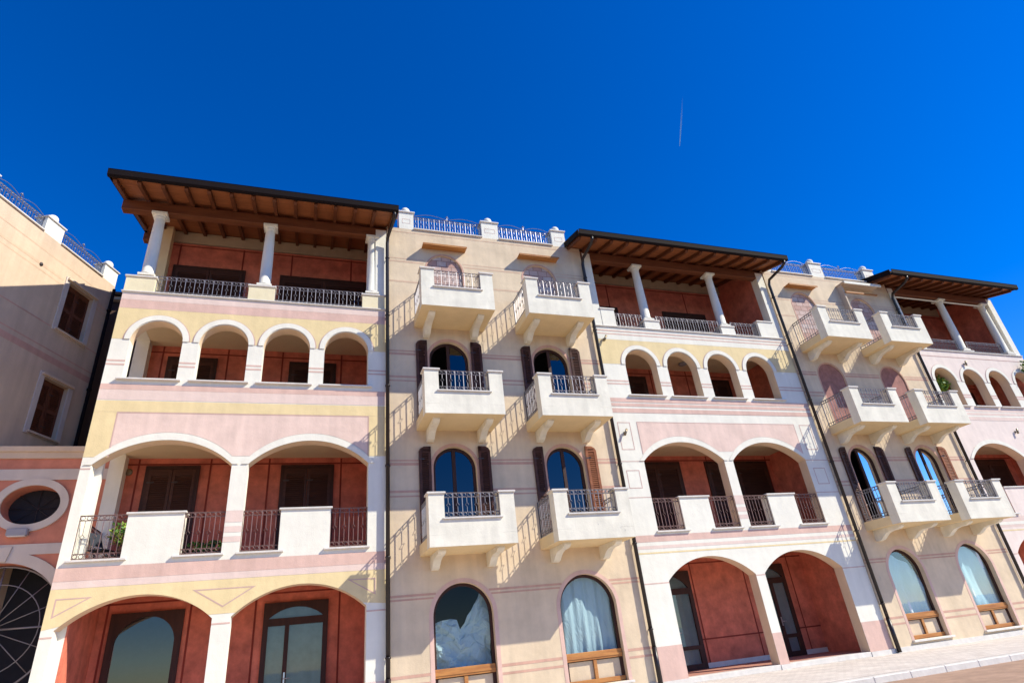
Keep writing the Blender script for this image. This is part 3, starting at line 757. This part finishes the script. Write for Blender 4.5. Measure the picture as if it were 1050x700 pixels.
# ---- doors and painted lines on the loggia back walls
YB = 2.2
def sdoor(root, ox, x0, x1, z0, z1, kind='shut'):
    f = square_door(root, x0, x1, z0, z1, YB-.003, kind); f.location.x = -ox; return f
sdoor(rootA, oxA, -4.0, -2.74, 3.56, 6.31); sdoor(rootA, oxA, -.74, .66, 3.56, 6.31)
sdoor(rootA, oxA, -3.98, -2.70, 6.84, 9.48); sdoor(rootA, oxA, -.75, .6, 6.84, 9.48)
sdoor(rootA, oxA, -4.30, -2.27, 10.14, 12.60); sdoor(rootA, oxA, -1.25, 1.45, 10.14, 12.55)
sdoor(rootC, oxC, 10.15, 12.05, 3.56, 6.31); sdoor(rootC, oxC, 13.07, 15.70, 3.56, 6.31)
sdoor(rootC, oxC, 10.1, 11.46, 6.84, 9.49); sdoor(rootC, oxC, 13.75, 15.12, 6.84, 9.49)
sdoor(rootC, oxC, 9.4, 10.9, 10.14, 12.4); sdoor(rootC, oxC, 12.9, 14.9, 10.14, 12.4)
sdoor(rootE, oxE, 26.2, 28.4, 3.56, 6.3); sdoor(rootE, oxE, 24.2, 25.9, 6.84, 9.4); sdoor(rootE, oxE, 26.9, 28.5, 6.84, 9.4)
sdoor(rootE, oxE, 24.0, 26.0, 10.14, 12.4)

def glazed(root, ox, x0, x1, z1, head, leaves, z0=.13, gm='glass_door', trans=2.36):
    """shop door: dark frame, arched or segmental head glazing, leaves with panes"""
    y = YB-.003; m = MB(); fr = .10; holes = []
    if leaves:
        holes.append(arc(x0+.12,x1-.12,trans+.08,z1-trans-.20) )
        w = [x0+fr] + leaves + [x1-fr]
        for a, b in zip(w[:-1], w[1:]): holes.append(rect(a+.05 if a != w[0] else a+.02, b-.05 if b != w[-1] else b-.02, z0+.62, trans-.09)); holes.append(rect(a+.07, b-.07, z0+.14, z0+.52))
    else:
        holes.append(arch(x0+.14,x1-.14,z0+.2,trans-.2,z1-trans+.10))
    m.plate(rect(x0,x1,z0,z1), holes, y-.07, y+.0, 'frame_wood')
    f = m.build('door', root); f.location.x = -ox
    MB().plate(rect(x0+.05,x1-.05,z0+.1,z1-.05), [], y-.03, y-.03, gm).build('pane', f)
    MB().plate(rect(x0+.04,x1-.04,z0+.05,z1-.04), [], y-.006, y-.006, 'curtain_grey').build('blind', f)
    if leaves:
        h = MB(); xh = leaves[0]; h.box(xh-.015,xh+.02,y-.085,y-.07,1.0,1.25,'steel'); h.tube([(xh,y-.085,1.12),(xh,y-.13,1.12),(xh+.12,y-.13,1.12)],.011,'steel',8); h.build('handle', f)
    return f
stucco('curtain_grey', (.30,.35,.35), var=.2, scale=3)
glazed(rootA, oxA, -4.13, -2.62, 2.82, 0, None, gm='glass_sky')
glazed(rootA, oxA, -.86, .66, 2.80, 1, [-.30])
glazed(rootC, oxC, 9.9, 11.42, 2.82, 0, [10.6], trans=2.25); glazed(rootC, oxC, 13.75, 15.07, 2.82, 1, [14.45], trans=2.33)
glazed(rootE, oxE, 24.0, 25.5, 2.82, 1, [24.7])
# side door seen at the right end of the first bay
# frames round the shop doors
for root, L_, a, b in ((rootA,LA,-4.13,-2.62),(rootA,LA,-.86,.66)):
    pass

# ---- small fixtures
def spot(root, ox, x, z, tilt):
    m = MB(); m.box(-.025,.025,-.03,0,-.04,.04,'bronze'); m.tube([(0,-.03,0),(0,-.09,.0)],.012,'bronze',8)
    m.tube([(-.05*tilt,-.09,-.09),(.05*tilt,-.10,.10)],.035,'bronze',10)
    o = m.build('wall_lamp', root); o.location = (x-ox,0,z)
spot(rootC, oxC, 8.78, 9.72, 1.0); spot(rootC, oxC, 8.86, 6.55, 1.0)
spot(rootE, oxE, 25.2, 9.65, .3); spot(rootE, oxE, 26.2, 6.75, .3)
for root, ox, x, y, z in ((rootC,oxC,12.75,1.55,9.81),(rootE,oxE,25.2,1.1,6.51)):
    m = MB(); m.lathe(0,0,[(.15,0),(.16,-.02),(.14,-.06),(.06,-.09),(.01,-.095)],'lamp_grey',18); o = m.build('ceiling_lamp', root); o.location = (x-ox,y,z)
m = MB(); m.lathe(0,0,[(.08,0),(.09,.01),(.09,.03),(.07,.045),(.02,.05)],'bronze',18)
o = m.build('wall_lamp', rootA); o.location = (-4.38-oxA, YB-.003, 6.16); o.rotation_euler = (R(90),0,0)

# ------------------------------------------------------------------ gateway building (pink) behind the first house's left end
gate = thing('gateway_building', 'low terracotta pink gateway building with an oval window and an iron-wheeled arch, far left', 'building', (-8.0, 2.5, 0))
def LG(m, name, par=gate):
    o = m.build(name, par)
    if par is gate: o.location = (8.0, -2.5, 0)
    return o
gy = 2.3
oc = (-6.32, 5.42)
oval = lambda rx, rz, n=40: [(oc[0]+rx*math.cos(2*math.pi*i/n), oc[1]+rz*math.sin(2*math.pi*i/n)) for i in range(n)]
gx0, gx1 = -8.0, -5.2; gi = 2.72; gr = 1.38
xl, xr = -14.0, -4.80
m = MB()
m.plate(rect(xl,xr,0,6.83), [oval(.60,.47), arch(gx0,gx1,0.02,gi,gr)], gy, gy+.5, 'gate_pink')
m.plate(rect(xl,xr,4.28,4.49), [], gy-.004, gy-.004, 'gate_white') if False else None
LG(m, 'wall')
m = MB(); m.box(xl,xr,gy-.05,gy,6.56,6.72,'gate_cream'); m.box(xl,xr,gy-.10,gy+.4,6.72,6.86,'gate_cream',.01); m.box(xl,xr,gy-.03,gy-.0,6.02,6.29,'gate_white'); m.box(xl,xr,gy-.03,gy,4.26,4.50,'gate_white'); LG(m, 'cornice')
m = MB(); m.plate(oval(.77,.64), [oval(.60,.47)], gy-.05, gy-.001, 'gate_white')
w = LG(m, 'window')
g = MB()
for k in range(8):
    a = math.pi*k/8 if k < 0 else 2*math.pi*k/8
    g.tube([(oc[0],gy+.42,oc[1]),(oc[0]+.6*math.cos(a),gy+.42,oc[1]+.46*math.sin(a))],.007,'iron_dark',6)
g.build('grille', w)
MB().plate(oval(.62,.49), [], gy+.46, gy+.46, 'room').build('pane', w)
m = MB(); m.plate(arch_band(gx0,gx1,gi,gr,.24,0.02), [], gy-.035, gy-.001, 'gate_white'); LG(m, 'arch_moulding')
m = MB(); kx = -6.6; m.plate([(kx-.10,4.12),(kx+.10,4.12),(kx+.16,4.44),(kx-.16,4.44)], [], gy-.07, gy-.036, 'gate_white'); LG(m, 'keystone')
g = MB(); hub = (-6.6, 2.72)
for k in range(16):
    a = 2*math.pi*k/16; g.tube([(hub[0]+.06*math.cos(a),gy+.3,hub[1]+.06*math.sin(a)),(hub[0]+1.36*math.cos(a),gy+.3,hub[1]+1.36*math.sin(a))],.022 if k%4==0 else .011,'iron',6)
for rr, w_ in ((1.34,.025),(.95,.012),(.08,.05)): g.tube([(hub[0]+rr*math.cos(2*math.pi*k/40),gy+.3,hub[1]+rr*math.sin(2*math.pi*k/40)) for k in range(40)],w_,'iron',6,closed=True)
for z in (1.42,1.24): g.bar((gx0,gy+.3,z),(gx1,gy+.3,z),.03,'iron')
x = gx0+.06
while x < gx1: g.bar((x,gy+.3,.05),(x,gy+.3,1.42),.018,'iron'); x += .12
for k in range(18): g.tube([(gx0+.1+k*.155+.05*math.cos(2*math.pi*j/8),gy+.3,1.33+.05*math.sin(2*math.pi*j/8)) for j in range(8)],.008,'iron',4,closed=True)
LG(g, 'gate')
m = MB(); m.box(gx0-.2,gx1+.2,gy+1.5,gy+1.6,0,4.6,'room'); m.box(xl,xr,gy+.5,gy+4,4.7,4.9,'room'); LG(m, 'passage')
m = MB(); m.box(-6.62,-6.20,gy-.16,gy-.002,4.68,4.85,'lamp_grey',.02); m.box(-6.58,-6.24,gy-.15,gy-.03,4.665,4.682,'lamp_glass'); LG(m, 'wall_lamp')

# ------------------------------------------------------------------ tall cream building on the left (wall runs back at 67.5 degrees)
left = thing('cream_building', 'tall cream building with dark shutters and a white balustraded roof, rising behind the pink gateway', 'building', (-6.52, 4.70, 0), R(67.5))
m = MB()
w1 = [(-1.72,10.70),(-.72,10.70),(-.72,12.26),(-1.72,12.26)]; w2 = [(-1.66,7.62),(-.76,7.62),(-.76,9.18),(-1.66,9.18)]
w3 = [(q[0]-4.2,q[1]) for q in w1]; w4 = [(q[0]-4.2,q[1]) for q in w2]
m.plate(rect(-14,0,0,13.2), [w1,w2,w3,w4], 0, .4, 'beige_left')
for za, zb, mt in ((9.63,9.82,'band_faded'),(9.95,9.99,'band_faded'),(10.63,10.67,'band_faded'),(12.02,12.06,'beige_band'),(12.18,12.26,'beige_band'),(12.66,12.69,'beige_band')):
    if za > 10.5: segs = [(-14,-6.1),(-4.75,-1.93),(-.53,0)] if za < 12.5 else [(-14,0)]
    else: segs = [(-14,0)]
    for a, b in segs: m.plate(rect(a,b-.01,za,zb), [], -.004, -.004, mt)
m.build('wall', left)
m = MB(); m.box(-14,0,.9,9,0,13.1,'core'); m.box(-14,0,.4,9,13.0,13.2,'core'); m.box(-.3,0,.4,.9,0,13.0,'beige_left'); m.build('house_body', left)
for q in (w1,w2,w3,w4):
    a, b, z0, z1 = q[0][0], q[1][0], q[0][1], q[2][1]
    f = MB().plate(rect(a-.16,b+.16,z0-.1,z1+.12), [rect(a,b,z0,z1)], -.03, -.001, 'gate_white').build('window', left)
    MB().box(a-.12,b+.12,-.10,-.031,z1+.02,z1+.10,'gate_cream',.008).build('hood', f); MB().box(a-.1,b+.1,-.09,-.031,z0-.08,z0-.02,'gate_cream',.006).build('sill', f)
    for k, (u, v) in enumerate(((a+.01,(a+b)/2-.004),((a+b)/2+.004,b-.01))):
        s = shutter_mb(v-u, z1-z0-.02, 'shutter_brown').build('shutter', f); s.location = (u,.16,z0+.01)
ps = [(-9.6,-8.9),(-7.3,-6.6),(-5.05,-4.72),(-3.02,-2.38),(-.60,.0)]
for a, b in ps:
    m = MB(); m.box(a,b,0.002,.36,13.2,13.72,'white'); m.box(a-.04,b+.04,-.04,.40,13.72,13.77,'stone',.008)
    q = (a+b)/2; m.lathe(q,.18,[(.06,13.77)]+[(.15*math.sin(t),13.90-.15*math.cos(t)) for t in [R(k) for k in range(35,180,14)]]+[(.004,14.05)],'white',16); m.build('pier', left)
for (a,b),(c,d) in zip(ps[:-1],ps[1:]):
    MB().box(b+.001,c-.001,-.05,.38,13.2,13.245,'stone',.006).build('ledge', left); roof_railing(c-b,.46,(b,.12,13.25),left)
m = MB(); m.tube([(-.12,-.10,0),(-.12,-.10,13.0)],.05,'gutter',10); 
for z in (9.4,12.2): m.tube([(-.12,-.10,z-.03),(-.12,-.10,z+.03)],.07,'gutter',10)
m.build('drainpipe', left)
m = MB(); m.lathe(0,0,[(.05,0),(.055,.02),(.02,.03)],'iron_dark',12); o = m.build('vent', left); o.location = (-2.79,-.003,12.2); o.rotation_euler = (R(90),0,0)
# link wing closing the gap
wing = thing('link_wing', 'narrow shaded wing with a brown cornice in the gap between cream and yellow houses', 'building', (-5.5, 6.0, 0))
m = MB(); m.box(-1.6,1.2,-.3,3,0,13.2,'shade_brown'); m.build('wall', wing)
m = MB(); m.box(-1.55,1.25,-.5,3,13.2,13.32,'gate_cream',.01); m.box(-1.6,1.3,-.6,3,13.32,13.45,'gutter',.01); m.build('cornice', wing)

# ------------------------------------------------------------------ movable things
def leafy(m, c, rad, n, size, mats, seed=0):
    rnd = random.Random(seed)
    for i in range(n):
        while True:
            d = Vector((rnd.uniform(-1,1),rnd.uniform(-1,1),rnd.uniform(-1,1)))
            if .25 < d.length < 1: break
        p = Vector(c)+Vector((d.x*rad[0],d.y*rad[1],d.z*rad[2]))
        a = Vector((rnd.uniform(-1,1),rnd.uniform(-1,1),rnd.uniform(-.5,.9))).normalized(); b = a.cross(Vector((rnd.uniform(-1,1),rnd.uniform(-1,1),rnd.uniform(-1,1)))).normalized()
        s = size*rnd.uniform(.6,1.3)
        m.add([p, p+a*s*.5+b*s*.28, p+a*s, p+a*s*.5-b*s*.28], [(0,1,2,3)], rnd.choice(mats))
def plant(loc, label, ph, pr, crown, n, size, mats, group='plants on the loggias', seed=1, stem=.3):
    t = thing('potted_plant', label, 'plant', loc, 0, group)
    m = MB(); m.lathe(0,0,[(pr*.7,0),(pr,ph*.9),(pr*1.08,ph*.9),(pr*1.08,ph),(pr*.9,ph),(pr*.85,ph*.92)],'pot',20); m.build('pot', t)
    m = MB(); rnd = random.Random(seed)
    for k in range(6):
        a = rnd.uniform(0,6.28); m.tube([(0,0,ph*.9),(.04*math.cos(a),.04*math.sin(a),ph+stem*.6),(crown[0]*.5*math.cos(a),crown[1]*.5*math.sin(a),ph+stem+crown[2])],.008,'bark',5)
    m.build('stem', t)
    m = MB(); leafy(m,(0,0,ph+stem+crown[2]*.8),crown,n,size,mats,seed); m.build('foliage', t)
    return t
plant((-3.90,.75,3.545), 'potted plant with pale yellow-green leaves behind the left railing of the leftmost first-floor loggia', .32, .26, (.24,.24,.25), 260, .1, ['leaf_light','leaf','leaf_light'], seed=3, stem=.28)
t = thing('planter_box', 'long planter of low dark greenery behind the railing right of the leftmost white parapet', 'planter', (-2.15,.62,3.545), 0, 'plants on the loggias')
MB().box(-.42,.42,-.13,.13,0,.30,'pot',.02).build('box', t)
m = MB(); leafy(m,(0,0,.38),(.42,.14,.14),300,.09,['leaf_dark','leaf'],5); m.build('foliage', t)
t = thing('folding_chair', 'dark folding chair leaning behind the far left railing of the first-floor loggia', 'chair', (-4.28,.75,3.545), R(70))
m = MB()
for x in (-.2,.2): m.tube([(x,-.25,0),(x,.05,.5),(x,.18,.85)],.013,'iron_dark',6)
m.build('frame', t)
m = MB()
for x in (-.2,.2): m.tube([(x,.22,0),(x,-.2,.45)],.013,'iron_dark',6)
m.build('leg', t)
m = MB(); m.box(-.2,.2,-.22,.14,.44,.46,'fabric_dark'); m.build('seat', t)
m = MB(); m.add([(-.2,.075,.56),(.2,.075,.56),(.2,.17,.84),(-.2,.17,.84),(-.2,.095,.56),(.2,.095,.56),(.2,.19,.84),(-.2,.19,.84)],[(0,1,2,3),(7,6,5,4),(0,4,5,1),(3,2,6,7),(0,3,7,4),(1,5,6,2)],'fabric_dark'); m.build('backrest', t)
t = plant((23.88,.42,6.83), 'leafy green shrub in the first small arch of the pale pink house', .45, .3, (.36,.3,.42), 480, .15, ['leaf_light','leaf'], seed=8, stem=1.15)
t = plant((28.75,-.25,10.2-1.6), 'trailing plant over the rightmost small arch of the pale pink house', .3, .16, (.3,.25,.38), 300, .13, ['leaf','leaf_dark','leaf_light'], seed=9, stem=.3)

# plastic sheets and curtains behind the ground-floor windows
def sheet(name, label, cat, x0, x1, z0, z1, y, prof, mat, seed, folds=9, amp=.035):
    """hanging cloth: prof(u) in 0..1 gives the top height fraction across the width"""
    rnd = random.Random(seed); nx, nz = 46, 30; vs = []; fs = []
    ph = [rnd.uniform(0,6.28) for _ in range(4)]
    for i in range(nx+1):
        u = i/nx; zt = z0+(z1-z0)*prof(u)
        for j in range(nz+1):
            v = j/nz; xx = x0+(x1-x0)*u; zz = z0+(zt-z0)*v
            yy = y+amp*(math.sin(u*folds*2+ph[0]+v*1.2)+.6*math.sin(u*folds*4.3+ph[1]-v*2.1)+.8*math.sin((u*2.2+v*3.3)*2+ph[2]))
            vs.append((xx,yy,zz))
    for i in range(nx):
        for j in range(nz):
            a = i*(nz+1)+j; fs.append((a,a+nz+1,a+nz+2,a+1))
    m = MB(); m.add(vs, fs, mat, True); cx = (x0+x1)/2
    o = m.build(name); o.data.transform(Matrix.Translation((-cx,-y,-z0))); o.location = (cx,y,z0)
    return tag(o, label, cat, 'sheets behind the ground floor windows')
def cloth_mat(name, col):
    m, t, b = base_mat(name); N, L = t.nodes.new, t.links.new
    b.inputs['Base Color'].default_value = (*col,1); b.inputs['Roughness'].default_value = .6
    n = N('ShaderNodeTexNoise'); n.inputs['Scale'].default_value = 4; n.inputs['Detail'].default_value = 5; n.inputs['Distortion'].default_value = 1.5
    bp = N('ShaderNodeBump'); bp.inputs['Strength'].default_value = .8; bp.inputs['Distance'].default_value = .04; L(n.outputs[0], bp.inputs['Height']); L(bp.outputs[0], b.inputs['Normal'])
cloth_mat('sheet_white', (.68,.78,.79))
def crumpled(name, label, cat, x0, x1, z0, z1, y, prof, seed, nx=15, nz=17, amp=.10):
    rnd = random.Random(seed); vs = []; fs = []
    for i in range(nx+1):
        u = i/nx
        for j in range(nz+1):
            v = j/nz; du = rnd.uniform(-.45,.45)/nx if 0 < i < nx else 0; dv = rnd.uniform(-.45,.45)/nz if 0 < j < nz else 0
            vs.append((x0+(x1-x0)*(u+du), y+amp*(math.sin((u*1.4+v)*9)+.7*math.sin((u*2-v*1.3)*8+1))*.5+rnd.uniform(-.03,.03), z0+(z1-z0)*prof(u)*(v+dv)))
    for i in range(nx):
        for j in range(nz):
            a = i*(nz+1)+j
            if rnd.random() < .5: fs += [(a,a+nz+1,a+nz+2),(a,a+nz+2,a+1)]
            else: fs += [(a,a+nz+1,a+1),(a+1,a+nz+1,a+nz+2)]
    m = MB(); m.add(vs, fs, 'sheet_white'); cx = (x0+x1)/2; o = m.build(name)
    o.data.transform(Matrix.Translation((-cx,-y,-z0))); o.location = (cx,y,z0)
    return tag(o, label, cat, 'sheets behind the ground floor windows')
def pf1(u):
    k = [(0,.60),(.1,.64),(.34,.66),(.42,.63),(.46,.50),(.55,.62),(.75,.84),(.9,1.02),(1,.92)]
    for (a,b),(c,d) in zip(k[:-1],k[1:]):
        if a <= u <= c: return b+(d-b)*(u-a)/(c-a)
    return .5
crumpled('plastic_sheet', 'torn crumpled plastic sheet slumped inside the leftmost arched ground floor window', 'sheet', 2.98, 4.35, .9, 2.55, .36, pf1, 1)
sheet('hanging_sheet', 'smooth full white sheet hung inside the arched ground floor window beside the white house', 'sheet', 6.12, 7.62, .9, 2.75, .30, lambda u: 1, 'sheet_white', 2, 12, .022)
sheet('plastic_sheet', 'creased pale sheet gathered low inside the arched window right of the middle loggia house', 'sheet', 17.2, 18.55, .9, 2.75, .27, lambda u: 1-.35*u*u, 'sheet_white', 3, 5, .05)
sheet('hanging_sheet', 'pale sheet drawn diagonally inside the arched ground floor window farthest right', 'sheet', 20.25, 21.7, .9, 2.8, .26, lambda u: 1, 'sheet_white', 4, 5, .045)

# ------------------------------------------------------------------ contrail, far up
ct = MB(); 
cm = bpy.data.materials.new('vapour'); cm.use_nodes = True; MATS['vapour'] = cm; t = cm.node_tree; t.nodes.clear()
out = t.nodes.new('ShaderNodeOutputMaterial'); mx = t.nodes.new('ShaderNodeMixShader'); tr = t.nodes.new('ShaderNodeBsdfTransparent'); df = t.nodes.new('ShaderNodeBsdfDiffuse'); df.inputs[0].default_value = (.62,.82,1,1)
tc = t.nodes.new('ShaderNodeTexCoord'); sp = t.nodes.new('ShaderNodeSeparateXYZ'); t.links.new(tc.outputs['Generated'], sp.inputs[0])
lw = t.nodes.new('ShaderNodeLayerWeight'); lw.inputs[0].default_value = .5
inv = t.nodes.new('ShaderNodeMath'); inv.operation = 'SUBTRACT'; inv.inputs[0].default_value = 1; t.links.new(lw.outputs['Facing'], inv.inputs[1])
mu = t.nodes.new('ShaderNodeMath'); mu.operation = 'MULTIPLY'; t.links.new(inv.outputs[0], mu.inputs[0]); t.links.new(sp.outputs[0], mu.inputs[1])
mu2 = t.nodes.new('ShaderNodeMath'); mu2.operation = 'MULTIPLY'; mu2.inputs[1].default_value = .6; t.links.new(mu.outputs[0], mu2.inputs[0])
t.links.new(mu2.outputs[0], mx.inputs[0]); t.links.new(tr.outputs[0], mx.inputs[1]); t.links.new(df.outputs[0], mx.inputs[2]); t.links.new(mx.outputs[0], out.inputs[0])
def pix(u, v, dist):
    q = _cam() @ Vector(((u-525)/602.885, -(v-350)/602.885, -1)); q.normalize(); return Vector(cam.matrix_world.translation)+q*dist
a, b = pix(700,98,9000), pix(697,150,9000)
dirv = (b-a); Lc = dirv.length
ct.tube([(Lc*i/10,0,0) for i in range(11)], [5,7,8,9,10,10,10,9,8,7,4], 'vapour', 12)
o = ct.build('contrail'); o.location = a; o.rotation_euler = dirv.to_track_quat('X','Z').to_euler()
tag(o, 'short faint white vapour trail high in the blue sky', 'contrail')
